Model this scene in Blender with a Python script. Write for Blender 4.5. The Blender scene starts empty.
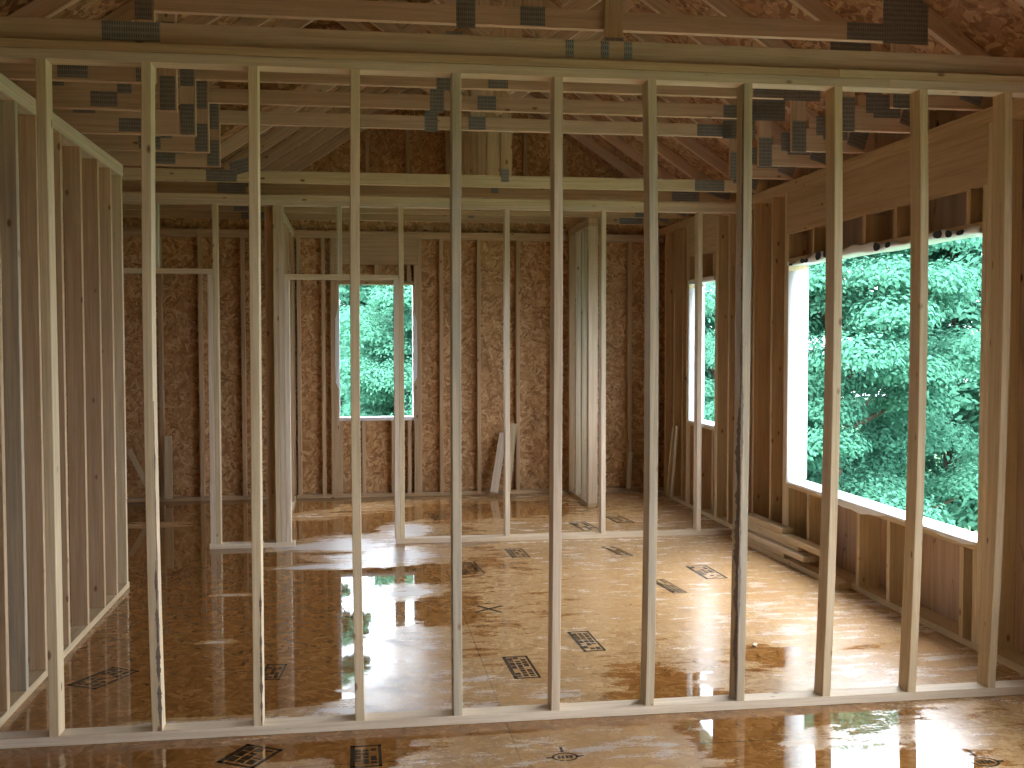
import bpy, math, random
import numpy as np
from mathutils import Vector, Matrix

rnd = random.Random(7)
SC = bpy.context.scene
COL = SC.collection

# ------------------------------------------------------------------ camera
F, YAW, PIT, ROLL = 1066.12, 0.14518, -0.0405, -0.00128
CAM = Vector((1.22703, -4.38168, 1.60347))
fwd = Vector((math.sin(YAW)*math.cos(PIT), math.cos(YAW)*math.cos(PIT), math.sin(PIT)))
right = Vector((math.cos(YAW), -math.sin(YAW), 0))
up = right.cross(fwd)
right, up = right*math.cos(ROLL)+up*math.sin(ROLL), up*math.cos(ROLL)-right*math.sin(ROLL)
cd = bpy.data.cameras.new('camera')
cd.sensor_width = 36.0
cd.lens = F/1024*36
cd.clip_end = 200
cam = bpy.data.objects.new('camera', cd)
COL.objects.link(cam)
M = Matrix((right, up, -fwd)).transposed().to_4x4()
M.translation = CAM
cam.matrix_world = M
SC.camera = cam
SC.cycles.diffuse_bounces = 8


def ray(px, py):
    return fwd + right*((px-512)/F) - up*((py-384)/F)


def onz(px, py, z=0.0):
    d = ray(px, py); return CAM + d*((z-CAM.z)/d.z)


def ony(px, py, y):
    d = ray(px, py); return CAM + d*((y-CAM.y)/d.y)


def onx(px, py, x):
    d = ray(px, py); return CAM + d*((x-CAM.x)/d.x)


# ------------------------------------------------------------------ materials
class NT:
    def __init__(self, name):
        self.m = bpy.data.materials.new(name)
        self.m.use_nodes = True
        self.t = self.m.node_tree
        self.t.nodes.clear()
        self.out = self.n('ShaderNodeOutputMaterial')
        self.b = self.n('ShaderNodeBsdfPrincipled')
        self.l(self.b.outputs[0], self.out.inputs[0])

    def n(self, typ, **kw):
        nd = self.t.nodes.new(typ)
        for k, v in kw.items():
            setattr(nd, k, v)
        return nd

    def l(self, a, b):
        self.t.links.new(a, b)

    def put(self, inp, v):
        if isinstance(v, bpy.types.NodeSocket):
            self.l(v, inp)
        elif isinstance(v, (tuple, list)) and len(v) == 3 and inp.type == 'RGBA':
            inp.default_value = (*v, 1)
        else:
            inp.default_value = v

    def math(self, op, a, b=0.0, c=None, clamp=False):
        nd = self.n('ShaderNodeMath', operation=op, use_clamp=clamp)
        self.put(nd.inputs[0], a); self.put(nd.inputs[1], b)
        if c is not None:
            self.put(nd.inputs[2], c)
        return nd.outputs[0]

    def vmath(self, op, a, b=(0, 0, 0)):
        nd = self.n('ShaderNodeVectorMath', operation=op)
        self.put(nd.inputs[0], a); self.put(nd.inputs[1], b)
        return nd.outputs[0]

    def mix(self, fac, a, b, mode='MIX'):
        nd = self.n('ShaderNodeMix', data_type='RGBA', blend_type=mode)
        self.put(nd.inputs[0], fac); self.put(nd.inputs[6], a); self.put(nd.inputs[7], b)
        return nd.outputs[2]

    def noise(self, vec, scale=1.0, detail=3.0, rough=0.5, dist=0.0):
        nd = self.n('ShaderNodeTexNoise')
        self.l(vec, nd.inputs['Vector'])
        nd.inputs['Scale'].default_value = scale
        nd.inputs['Detail'].default_value = detail
        nd.inputs['Roughness'].default_value = rough
        nd.inputs['Distortion'].default_value = dist
        return nd.outputs[0]

    def voro(self, vec, scale=1.0, feature='F1'):
        nd = self.n('ShaderNodeTexVoronoi', feature=feature)
        self.l(vec, nd.inputs['Vector'])
        nd.inputs['Scale'].default_value = scale
        return nd

    def ramp(self, fac, stops):
        nd = self.n('ShaderNodeValToRGB')
        e = nd.color_ramp.elements
        while len(e) < len(stops):
            e.new(0.5)
        for el, (p, c) in zip(e, stops):
            el.position = p
            el.color = (*c, 1) if len(c) == 3 else c
        self.l(fac, nd.inputs[0])
        return nd.outputs[0]

    def step(self, v, a, b):
        nd = self.n('ShaderNodeMapRange', interpolation_type='SMOOTHSTEP')
        self.put(nd.inputs[0], v)
        nd.inputs[1].default_value = a; nd.inputs[2].default_value = b
        return nd.outputs[0]

    def objcoord(self, shift=True):
        tc = self.n('ShaderNodeTexCoord')
        if not shift:
            return tc.outputs['Object']
        oi = self.n('ShaderNodeObjectInfo')
        self.rand = oi.outputs['Random']
        c = self.n('ShaderNodeCombineXYZ')
        for i, k in enumerate((37.0, 91.0, 53.0)):
            self.l(self.math('MULTIPLY', self.rand, k), c.inputs[i])
        return self.vmath('ADD', tc.outputs['Object'], c.outputs[0])

    def bump(self, h, strength=0.2, dist=0.002):
        b = self.n('ShaderNodeBump')
        b.inputs['Strength'].default_value = strength
        b.inputs['Distance'].default_value = dist
        self.l(h, b.inputs['Height'])
        self.l(b.outputs[0], self.b.inputs['Normal'])


def lumber(name, light, dark, grey=0.0, knots=0.5, tint=0.25):
    k = NT(name)
    P = k.objcoord()
    g = k.noise(k.vmath('MULTIPLY', P, (55, 55, 1.6)), 1, 4, 0.6, 0.3)
    fine = k.noise(k.vmath('MULTIPLY', P, (240, 240, 7)), 1, 2)
    slow = k.noise(k.vmath('MULTIPLY', P, (9, 9, 1.1)), 1, 3)
    base = k.mix(k.step(g, 0.36, 0.7), light, dark)
    base = k.mix(k.math('MULTIPLY', k.step(fine, 0.45, 0.75), 0.25), base, tuple(c*0.6 for c in dark))
    # board to board difference
    warm = k.mix(k.rand, (1.06, 1.03, 0.98), (0.86, 0.78, 0.68))
    base = k.mix(min(1.0, tint*3), base, warm, 'MULTIPLY')
    base = k.mix(k.math('MULTIPLY', k.step(slow, 0.5, 0.75), 0.35), base, tuple(c*0.72 for c in dark))
    if grey:
        st = k.noise(k.vmath('MULTIPLY', P, (26, 26, 1.3)), 1, 5, 0.65)
        base = k.mix(k.math('MULTIPLY', k.step(st, 0.42, 0.66), grey), base, (0.31, 0.295, 0.235))
    vo = k.voro(k.vmath('MULTIPLY', P, (11, 11, 5.5)))
    wob = k.math('MULTIPLY', k.math('SUBTRACT', fine, 0.5), 0.06)
    gate = k.math('GREATER_THAN', k.math('FRACT', k.math('MULTIPLY', vo.outputs['Color'], 7.31)), 1.0-knots)
    kn = k.math('MULTIPLY', k.math('SUBTRACT', 1.0, k.step(k.math('ADD', vo.outputs['Distance'], wob), 0.06, 0.14)), gate)
    base = k.mix(k.math('MULTIPLY', kn, 0.9), base, (0.20, 0.10, 0.055))
    k.l(base, k.b.inputs['Base Color'])
    k.b.inputs['Roughness'].default_value = 0.62
    k.b.inputs['Specular IOR Level'].default_value = 0.3
    k.bump(fine, 0.12)
    return k.m


def strands(k, P, big=1.0, axis=2):
    """oriented-strand flakes: returns a 0..1 tone and an edge mask"""
    w = k.n('ShaderNodeTexNoise'); w.inputs['Scale'].default_value = 9/big
    k.l(P, w.inputs['Vector'])
    wv = k.vmath('MULTIPLY', k.vmath('SUBTRACT', w.outputs['Color'], (.5, .5, .5)), (.05, .05, .05))
    Q = k.vmath('ADD', P, wv)
    tones, pri = [], []
    for i, (rot, sx, sy, sz) in enumerate(((0.25, 12, 44, 30), (1.3, 11, 40, 30), (-0.8, 13, 47, 30))):
        mp = k.n('ShaderNodeMapping', vector_type='TEXTURE')
        k.l(Q, mp.inputs['Vector'])
        mp.inputs['Rotation'].default_value = tuple(rot if a_ == axis else 0 for a_ in range(3))
        mp.inputs['Scale'].default_value = (big/sx, big/sy, big/sy)
        mp.inputs['Location'].default_value = (i*3.7, i*1.3, i*2.1)
        v = k.voro(mp.outputs[0], 1.0)
        sep = k.n('ShaderNodeSeparateColor'); k.l(v.outputs['Color'], sep.inputs[0])
        grain = k.noise(k.vmath('MULTIPLY', mp.outputs[0], (0.5, 6, 6)), 1, 2)
        tones.append(k.math('ADD', k.math('MULTIPLY', sep.outputs[0], 0.8), k.math('MULTIPLY', grain, 0.35)))
        pri.append((sep.outputs[1], v.outputs['Distance']))
    t, p, d = tones[0], pri[0][0], pri[0][1]
    for i in (1, 2):
        g = k.math('GREATER_THAN', pri[i][0], p)
        mx = k.n('ShaderNodeMix', data_type='FLOAT'); k.l(g, mx.inputs[0]); k.l(t, mx.inputs[2]); k.l(tones[i], mx.inputs[3]); t = mx.outputs[0]
        p = k.math('MAXIMUM', p, pri[i][0])
    return t


def osb(name, cols, big=1.0, rough=0.6, axis=2):
    k = NT(name)
    P = k.objcoord(False)
    t = strands(k, P, big, axis)
    c = k.ramp(t, [(0.08, cols[0]), (0.4, cols[1]), (0.72, cols[2]), (1.0, cols[3])])
    big_n = k.noise(P, 2.2, 3)
    c = k.mix(k.math('MULTIPLY', k.step(big_n, 0.4, 0.7), 0.3), c, tuple(x*.7 for x in cols[1]))
    k.l(c, k.b.inputs['Base Color'])
    k.b.inputs['Roughness'].default_value = rough
    k.b.inputs['Specular IOR Level'].default_value = 0.25
    k.bump(t, 0.3, 0.003)
    return k.m


def plywood(name):
    k = NT(name)
    P = k.objcoord(False)
    g = k.noise(k.vmath('MULTIPLY', P, (26, 26, 1.3)), 1, 5, 0.6, 0.6)
    c = k.mix(k.step(g, 0.35, 0.7), (0.50, 0.35, 0.25), (0.39, 0.26, 0.18))
    vo = k.voro(k.vmath('MULTIPLY', P, (6.5, 6.5, 4.2)))
    gate = k.math('GREATER_THAN', k.math('FRACT', k.math('MULTIPLY', vo.outputs['Color'], 5.7)), 0.45)
    kn = k.math('MULTIPLY', k.math('SUBTRACT', 1.0, k.step(k.math('ADD', vo.outputs['Distance'], k.math('MULTIPLY', g, 0.06)), 0.1, 0.17)), gate)
    c = k.mix(kn, c, (0.10, 0.05, 0.03))
    # split veneer lines
    sp = k.noise(k.vmath('MULTIPLY', P, (5, 5, 0.5)), 1, 2, 0.5, 1.0)
    c = k.mix(k.math('MULTIPLY', k.math('SUBTRACT', 1.0, k.step(k.math('ABSOLUTE', k.math('SUBTRACT', sp, 0.56)), 0.0, 0.006)), 0.6), c, (0.08, 0.05, 0.03))
    k.l(c, k.b.inputs['Base Color'])
    k.b.inputs['Roughness'].default_value = 0.65
    k.b.inputs['Specular IOR Level'].default_value = 0.2
    return k.m


def galvanised():
    k = NT('galvanised_steel')
    P = k.objcoord(False)
    s = k.n('ShaderNodeSeparateXYZ'); k.l(P, s.inputs[0])
    fx = k.math('FRACT', k.math('MULTIPLY', s.outputs[0], 110.0))
    fz = k.math('FRACT', k.math('MULTIPLY', s.outputs[1], 42.0))
    slot = k.math('MULTIPLY', k.math('LESS_THAN', fx, 0.45), k.math('LESS_THAN', fz, 0.62))
    n = k.noise(P, 30, 3)
    c = k.mix(n, (0.21, 0.20, 0.19), (0.36, 0.345, 0.33))
    c = k.mix(k.math('MULTIPLY', slot, 0.75), c, (0.07, 0.065, 0.06))
    k.l(c, k.b.inputs['Base Color'])
    k.b.inputs['Metallic'].default_value = 0.35
    k.b.inputs['Roughness'].default_value = 0.5
    return k.m


def plain(name, col, rough=0.6, spec=0.3, noise=0.0, scale=20):
    k = NT(name)
    if noise:
        n = k.noise(k.objcoord(False), scale, 3)
        k.l(k.mix(n, tuple(c*(1-noise) for c in col), tuple(min(1, c*(1+noise)) for c in col)), k.b.inputs['Base Color'])
    else:
        k.b.inputs['Base Color'].default_value = (*col, 1)
    k.b.inputs['Roughness'].default_value = rough
    k.b.inputs['Specular IOR Level'].default_value = spec
    return k.m


def leaf_mat(name, a, b):
    k = NT(name)
    at = k.n('ShaderNodeAttribute', attribute_name='tone')
    c = k.mix(at.outputs['Fac'], a, b)
    k.l(c, k.b.inputs['Base Color'])
    k.b.inputs['Roughness'].default_value = 0.8
    k.b.inputs['Specular IOR Level'].default_value = 0.08
    tr = k.n('ShaderNodeBsdfTranslucent'); k.l(c, tr.inputs[0])
    ms = k.n('ShaderNodeMixShader'); ms.inputs[0].default_value = 0.45
    k.l(k.b.outputs[0], ms.inputs[1]); k.l(tr.outputs[0], ms.inputs[2])
    k.l(ms.outputs[0], k.out.inputs[0])
    return k.m


def floor_mat(name, ink=False):
    """strand board subfloor under a film of rain water: attribute 'damp' 0 = standing water, 1 = damp rough board"""
    k = NT(name)
    P = k.objcoord(False)
    t = strands(k, P, 0.95)
    c = k.ramp(t, [(0.05, (0.25, 0.12, 0.04)), (0.3, (0.38, 0.20, 0.068)), (0.7, (0.47, 0.265, 0.095)), (1.0, (0.60, 0.38, 0.165))])
    bn = k.noise(P, 1.3, 4)
    c = k.mix(k.math('MULTIPLY', k.step(bn, 0.42, 0.68), 0.3), c, (0.40, 0.19, 0.06))
    # dark scuffs
    sc = k.noise(k.vmath('MULTIPLY', P, (26, 13, 1)), 1, 4)
    c = k.mix(k.math('MULTIPLY', k.step(sc, 0.63, 0.72), 0.5), c, (0.10, 0.055, 0.03))
    # sheet seams 1.22 m x 2.44 m
    s = k.n('ShaderNodeSeparateXYZ'); k.l(P, s.inputs[0])
    sy = k.math('ABSOLUTE', k.math('SUBTRACT', k.math('FRACT', k.math('MULTIPLY', k.math('ADD', s.outputs[1], 0.35), 1/1.22)), 0.5))
    seam = k.math('GREATER_THAN', sy, 0.4975)
    sx = k.math('ABSOLUTE', k.math('SUBTRACT', k.math('FRACT', k.math('MULTIPLY', k.math('ADD', s.outputs[0], 0.6), 1/2.44)), 0.5))
    seam = k.math('MAXIMUM', seam, k.math('GREATER_THAN', sx, 0.4988))
    c = k.mix(k.math('MULTIPLY', seam, 0.6), c, (0.06, 0.035, 0.02))
    at = k.n('ShaderNodeAttribute', attribute_name='damp')
    rag = k.noise(k.vmath('MULTIPLY', P, (4.0, 11, 1)), 1, 6, 0.72)
    spk = k.noise(P, 90, 2)
    dv = k.math('ADD', at.outputs['Fac'], k.math('MULTIPLY', k.math('SUBTRACT', rag, 0.5), 1.7))
    dv = k.math('ADD', dv, k.math('MULTIPLY', k.math('SUBTRACT', spk, 0.5), 0.35))
    damp = k.step(dv, 0.50, 0.62)
    # the flooded board is soaked dark
    c = k.mix(k.math('MULTIPLY', k.math('SUBTRACT', 1.0, damp), 0.9), c, (0.60, 0.46, 0.31), 'MULTIPLY')
    # damp board dries paler
    c = k.mix(k.math('MULTIPLY', damp, 0.22), c, (0.56, 0.42, 0.27))
    # whitish dried residue, with window sheen also painted into this colour
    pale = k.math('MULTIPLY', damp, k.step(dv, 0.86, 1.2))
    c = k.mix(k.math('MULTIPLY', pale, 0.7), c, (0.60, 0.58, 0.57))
    if ink:
        c = k.mix(0.93, c, (0.02, 0.022, 0.02))
    k.l(c, k.b.inputs['Base Color'])
    rv = k.math('ADD', 0.025, k.math('MULTIPLY', damp, k.math('ADD', 0.20, k.math('MULTIPLY', spk, 0.05))))
    k.l(k.math('ADD', rv, k.math('MULTIPLY', pale, 0.09)), k.b.inputs['Roughness'])
    k.b.inputs['IOR'].default_value = 1.62
    k.b.inputs['Specular IOR Level'].default_value = 0.22 if ink else 0.5
    # bump: strong grain only where the film has broken
    b = k.n('ShaderNodeBump'); b.inputs['Distance'].default_value = 0.0012
    k.l(k.math('MULTIPLY', damp, 0.12), b.inputs['Strength'])
    k.l(spk, b.inputs['Height'])
    k.l(b.outputs[0], k.b.inputs['Normal'])
    return k.m


PINE = lumber('pine_lumber', (0.69, 0.575, 0.385), (0.57, 0.45, 0.275), knots=0.75)
PINE_WARM = lumber('pine_lumber_warm', (0.60, 0.45, 0.285), (0.49, 0.345, 0.20), knots=0.7, tint=0.25)
PINE_GREY = lumber('pine_lumber_weathered', (0.63, 0.55, 0.40), (0.49, 0.41, 0.285), grey=0.55)
PINE_PALE = lumber('pine_lumber_pale', (0.72, 0.62, 0.48), (0.60, 0.49, 0.36), knots=0.35)
HEADER = lumber('header_beam', (0.58, 0.43, 0.28), (0.47, 0.33, 0.20), knots=0.3)
TRUSS = lumber('truss_lumber', (0.66, 0.495, 0.365), (0.54, 0.385, 0.27), tint=0.28)
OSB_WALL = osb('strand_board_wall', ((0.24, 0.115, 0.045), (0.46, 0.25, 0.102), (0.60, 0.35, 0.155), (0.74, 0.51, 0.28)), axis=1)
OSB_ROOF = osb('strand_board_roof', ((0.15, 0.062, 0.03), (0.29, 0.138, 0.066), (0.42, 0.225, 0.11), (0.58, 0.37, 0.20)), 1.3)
PLY = plywood('pine_plywood')
GALV = galvanised()
BARK = plain('bark', (0.21, 0.16, 0.125), 0.9, 0.1, 0.5, 60)
WRAP = plain('house_wrap', (0.82, 0.84, 0.86), 0.45, 0.4)
PRINT = plain('wrap_print', (0.02, 0.022, 0.035), 0.6)
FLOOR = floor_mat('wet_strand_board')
INK = floor_mat('stamped_ink', True)
TRUNK = plain('tree_bark', (0.09, 0.07, 0.05), 0.9, 0.1, 0.4, 15)
GRASS = plain('ground_grass', (0.05, 0.11, 0.05), 0.9, 0.1, 0.4, 3)


# ------------------------------------------------------------------ mesh helpers
def link(o, parent=None):
    COL.objects.link(o)
    if parent is not None:
        o.parent = parent
    return o


def tag(o, label=None, cat=None, group=None, kind=None):
    for k, v in (('label', label), ('category', cat), ('group', group), ('kind', kind)):
        if v:
            o[k] = v
    return o


def empty(name, loc, **kw):
    o = bpy.data.objects.new(name, None)
    o.location = loc
    o.empty_display_size = 0.1
    link(o)
    return tag(o, **kw)


def mesh_obj(name, verts, faces, mat, parent=None, origin=(0, 0, 0), smooth=False):
    me = bpy.data.meshes.new(name)
    o_ = Vector(origin)
    me.from_pydata([Vector(v)-o_ for v in verts], [], faces)
    me.materials.append(mat)
    me.update()
    if smooth:
        for p in me.polygons:
            p.use_smooth = True
    o = bpy.data.objects.new(name, me)
    link(o, parent)
    o.location = o_ - (parent.location if parent is not None else Vector((0, 0, 0)))
    return o


_cache = {}


def sect(w, t, c=0.002):
    w, t = w/2, t/2
    return [(-w+c, -t), (w-c, -t), (w, -t+c), (w, t-c), (w-c, t), (-w+c, t), (-w, t-c), (-w, -t+c)]


def board_mesh(name, w, t, L, mat, bow=0.0, skew=0.0, seed=0):
    """local Z along the board, centred; X = width, Y = thickness"""
    key = (name, round(w, 4), round(t, 4), round(L, 4), mat.name, round(bow, 4), round(skew, 4))
    if key in _cache:
        return _cache[key]
    n = 9 if bow else 2
    vs, fs = [], []
    for i in range(n):
        u = i/(n-1)
        z = (u-0.5)*L
        ox = bow*(1-(2*u-1)**2)
        for x, y in sect(w, t):
            vs.append((x+(0 if not bow else 0), y+ox, z))
    for i in range(n-1):
        for j in range(8):
            a, b = i*8+j, i*8+(j+1) % 8
            fs.append((a, b, b+8, a+8))
    fs.append(tuple(range(7, -1, -1)))
    fs.append(tuple(range((n-1)*8, n*8)))
    me = bpy.data.meshes.new(name)
    me.from_pydata(vs, [], fs)
    me.materials.append(mat)
    me.update()
    _cache[key] = me
    return me


def board(name, p0, p1, w, t, wdir, mat, parent=None, bow=0.0):
    """a sawn board from p0 to p1 (centre line), its width w along wdir"""
    p0, p1 = Vector(p0), Vector(p1)
    ax = p1-p0
    L = ax.length
    z = ax.normalized()
    x = Vector(wdir)
    x = (x - z*x.dot(z)).normalized()
    y = z.cross(x)
    o = bpy.data.objects.new(name, board_mesh(name, w, t, L, mat, bow))
    m = Matrix((x, y, z)).transposed().to_4x4()
    m.translation = (p0+p1)/2 - (parent.location if parent is not None else Vector((0, 0, 0)))
    link(o, parent)
    o.matrix_local = m
    return o


def box_faces(vs, fs, x0, x1, y0, y1, z0, z1):
    b = len(vs)
    vs += [(x0, y0, z0), (x1, y0, z0), (x1, y1, z0), (x0, y1, z0), (x0, y0, z1), (x1, y0, z1), (x1, y1, z1), (x0, y1, z1)]
    fs += [tuple(b+i for i in f) for f in ((0, 3, 2, 1), (4, 5, 6, 7), (0, 1, 5, 4), (1, 2, 6, 5), (2, 3, 7, 6), (3, 0, 4, 7))]


def prism(name, outline, axis, a0, a1, mat, parent=None):
    """extrude a 2D outline: axis 'y' -> (x,z), 'x' -> (y,z), 'z' -> (x,y)"""
    def P(u, v, a):
        return {'y': (u, a, v), 'x': (a, u, v), 'z': (u, v, a)}[axis]
    n = len(outline)
    vs = [P(u, v, a0) for u, v in outline] + [P(u, v, a1) for u, v in outline]
    fs = [tuple(range(n)), tuple(range(2*n-1, n-1, -1))] + [(i, i+n, (i+1) % n+n, (i+1) % n) for i in range(n)]
    o = mesh_obj(name, vs, fs, mat, parent)
    import bmesh
    bm = bmesh.new(); bm.from_mesh(o.data)
    bmesh.ops.recalc_face_normals(bm, faces=bm.faces)
    bm.to_mesh(o.data); bm.free()
    return o


W2, T2 = 0.0889, 0.0381          # a two-by-four
PL0, PL1, PL2 = 0.0381, 2.695, 2.771
XL, XR, YB, YC = -0.245, 4.38, 4.03, 6.62
Z = Vector((0, 0, 1)); X = Vector((1, 0, 0)); Y = Vector((0, 1, 0))

# ------------------------------------------------------------------ floor with its water
X0, X1, Y0, Y1 = -4.2, 4.52, -6.2, 6.71
nx, ny = 175, 259
xs = np.linspace(X0, X1, nx); ys = np.linspace(Y0, Y1, ny)
gx, gy = np.meshgrid(xs, ys)
damp = np.full(gx.shape, 0.0)


def ell(px, py, rx, ry, v, soft=0.6, ang=0.0):
    """damp (v=1) or flooded (v=0) patch round the floor point seen at a pixel; rx, ry in metres"""
    global damp
    c = onz(px, py)
    dx, dy = gx-c.x, gy-c.y
    ca, sa = math.cos(ang), math.sin(ang)
    d = np.sqrt(((dx*ca+dy*sa)/rx)**2 + ((-dx*sa+dy*ca)/ry)**2)
    w = np.clip((1+soft-d)/(2*soft), 0, 1)
    damp = damp*(1-w) + v*w


# the window side has drained to a damp film, the left stays under water
damp = np.clip((gx-(2.0-0.10*gy))/0.9, 0, 1)*0.84
damp = np.where(gy < -0.1, 0.8, damp)
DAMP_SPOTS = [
    # pixel, half sizes, value (0 flooded, .84 damp, 1 pale with residue and painted sheen)
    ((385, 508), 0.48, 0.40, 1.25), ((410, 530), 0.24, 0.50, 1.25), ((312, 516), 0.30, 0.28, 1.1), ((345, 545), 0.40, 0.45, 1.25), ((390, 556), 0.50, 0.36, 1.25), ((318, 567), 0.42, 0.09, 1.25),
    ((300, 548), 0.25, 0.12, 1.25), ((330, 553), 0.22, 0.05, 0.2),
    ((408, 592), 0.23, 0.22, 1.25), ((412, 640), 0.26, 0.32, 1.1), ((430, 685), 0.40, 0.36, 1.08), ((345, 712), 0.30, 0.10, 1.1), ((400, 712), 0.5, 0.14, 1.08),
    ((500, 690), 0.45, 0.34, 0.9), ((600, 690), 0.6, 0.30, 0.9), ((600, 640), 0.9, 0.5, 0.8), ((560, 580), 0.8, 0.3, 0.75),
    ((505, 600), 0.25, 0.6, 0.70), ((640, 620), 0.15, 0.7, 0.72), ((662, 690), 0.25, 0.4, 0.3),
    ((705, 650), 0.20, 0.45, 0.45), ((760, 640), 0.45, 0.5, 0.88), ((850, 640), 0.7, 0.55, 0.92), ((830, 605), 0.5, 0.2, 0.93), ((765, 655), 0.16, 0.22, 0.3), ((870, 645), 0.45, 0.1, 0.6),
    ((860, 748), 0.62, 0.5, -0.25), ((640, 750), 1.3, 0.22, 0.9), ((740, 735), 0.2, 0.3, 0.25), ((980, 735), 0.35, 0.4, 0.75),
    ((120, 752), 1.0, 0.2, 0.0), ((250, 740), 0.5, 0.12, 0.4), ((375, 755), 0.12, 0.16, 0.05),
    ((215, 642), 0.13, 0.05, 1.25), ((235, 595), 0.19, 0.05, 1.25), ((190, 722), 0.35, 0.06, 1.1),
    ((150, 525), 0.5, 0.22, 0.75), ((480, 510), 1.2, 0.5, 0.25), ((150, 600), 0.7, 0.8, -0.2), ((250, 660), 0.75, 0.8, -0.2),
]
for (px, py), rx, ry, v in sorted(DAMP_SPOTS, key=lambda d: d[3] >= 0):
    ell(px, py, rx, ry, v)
verts = np.stack([gx, gy, np.zeros_like(gx)], -1).reshape(-1, 3)
idx = np.arange(nx*ny).reshape(ny, nx)
quads = np.stack([idx[:-1, :-1], idx[:-1, 1:], idx[1:, 1:], idx[1:, :-1]], -1).reshape(-1, 4)
V = [tuple(v) for v in verts]
Fq = [tuple(int(i) for i in q) for q in quads]
nf_floor = len(Fq)
dv = list(damp.reshape(-1))
# underside and rim so the deck has its real thickness
b0 = len(V)
V += [(X0, Y0, -0.019), (X1, Y0, -0.019), (X1, Y1, -0.019), (X0, Y1, -0.019)]
dv += [0.5]*4
Fq.append((b0, b0+3, b0+2, b0+1))
n_plain = len(Fq)


def damp_at(x, y):
    i = min(nx-1, max(0, int(round((x-X0)/(X1-X0)*(nx-1)))))
    j = min(ny-1, max(0, int(round((y-Y0)/(Y1-Y0)*(ny-1)))))
    return float(damp[j, i])


def ink_quad(cx, cy, ux, uy, a0, a1, b0_, b1):
    """a printed bar: a along (ux,uy), b across"""
    base = len(V)
    for a, b in ((a0, b0_), (a1, b0_), (a1, b1), (a0, b1)):
        x, y = cx+ux*a-uy*b, cy+uy*a+ux*b
        V.append((x, y, 0.0005)); dv.append(damp_at(x, y))
    Fq.append((base, base+1, base+2, base+3))


def stamp(px, py, L, Wd, ang=90, solid=0.5):
    """mill stamp: a frame with rows of small blocks like the worn print of the photograph"""
    c = onz(px, py); a = math.radians(ang); ux, uy = math.cos(a), math.sin(a)
    r = random.Random(px*7+py)
    ink_quad(c.x, c.y, ux, uy, -L/2, L/2, Wd/2-Wd*.14, Wd/2)
    ink_quad(c.x, c.y, ux, uy, -L/2, L/2, -Wd/2, -Wd/2+Wd*.10)
    ink_quad(c.x, c.y, ux, uy, -L/2, -L/2+.015, -Wd/2, Wd/2)
    ink_quad(c.x, c.y, ux, uy, L/2-.015, L/2, -Wd/2, Wd/2)
    rows = 3
    for i in range(rows):
        bb = -Wd*.34 + i*Wd*.25
        x = -L/2+.03
        while x < L/2-.04:
            w = r.uniform(.012, .05)
            if r.random() < 0.5+solid*.5:
                ink_quad(c.x, c.y, ux, uy, x, min(x+w, L/2-.02), bb, bb+Wd*.19)
            x += w+.008


def oval(px, py, a, b):
    c = onz(px, py)
    n = 28
    for i in range(n):
        t0, t1 = 2*math.pi*i/n, 2*math.pi*(i+1)/n
        base = len(V)
        for s, t in ((1, t0), (1, t1), (.82, t1), (.82, t0)):
            V.append((c.x+a*s*math.cos(t), c.y+b*s*math.sin(t), 0.0005)); dv.append(damp_at(c.x, c.y))
        Fq.append((base, base+1, base+2, base+3))
    for k_ in range(4):
        ink_quad(c.x-a*.45+k_*a*.3, c.y, 1, 0, -a*.11, a*.11, -b*.35, b*.35)
    ink_quad(c.x, c.y, 0, 1, b*1.2, b*2.6, -.006, .006)
    for k_ in (-1, 1):
        ink_quad(c.x, c.y, 1, 0, k_*a*1.15-.015, k_*a*1.15+.015, -.006, .006)


for px, py, L, Wd, ang, so in ((521, 667, .36, .13, 92, .9), (586, 641, .38, .12, 92, .6), (668, 586, .40, .10, 96, .7), (706, 572, .42, .16, 92, .3), (469, 568, .40, .16, 95, .7),
                               (517, 553, .34, .14, 92, .5), (104, 678, .30, .17, 60, .5), (183, 573, .40, .18, 70, .5), (440, 515, .45, .22, 100, .5), (478, 509, .45, .22, 100, .5),
                               (584, 526, .42, .16, 96, .5), (618, 519, .42, .16, 96, .4), (250, 756, .20, .17, 60, .9), (366, 756, .22, .12, 90, .8), (273, 672, .25, .10, 85, .4),
                               (617, 551, .40, .10, 100, .3)):
    stamp(px, py, L, Wd, ang, so)
oval(565, 757, 0.052, 0.04)
oval(985, 762, 0.055, 0.045)
c_ = onz(489, 609)
for a_ in (35, 125):
    ink_quad(c_.x, c_.y, math.cos(math.radians(a_)), math.sin(math.radians(a_)), -.11, .11, -.012, .012)
me = bpy.data.meshes.new('floor')
me.from_pydata(V, [], Fq)
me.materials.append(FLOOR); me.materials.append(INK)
mi = np.zeros(len(Fq), dtype=np.int32); mi[n_plain:] = 1
me.polygons.foreach_set('material_index', mi)
at = me.attributes.new('damp', 'FLOAT', 'POINT')
at.data.foreach_set('value', np.array(dv, dtype=np.float32))
me.update()
tag(link(bpy.data.objects.new('floor', me)), 'wet strand board subfloor with puddles and ink stamps', 'floor', kind='structure')

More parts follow.
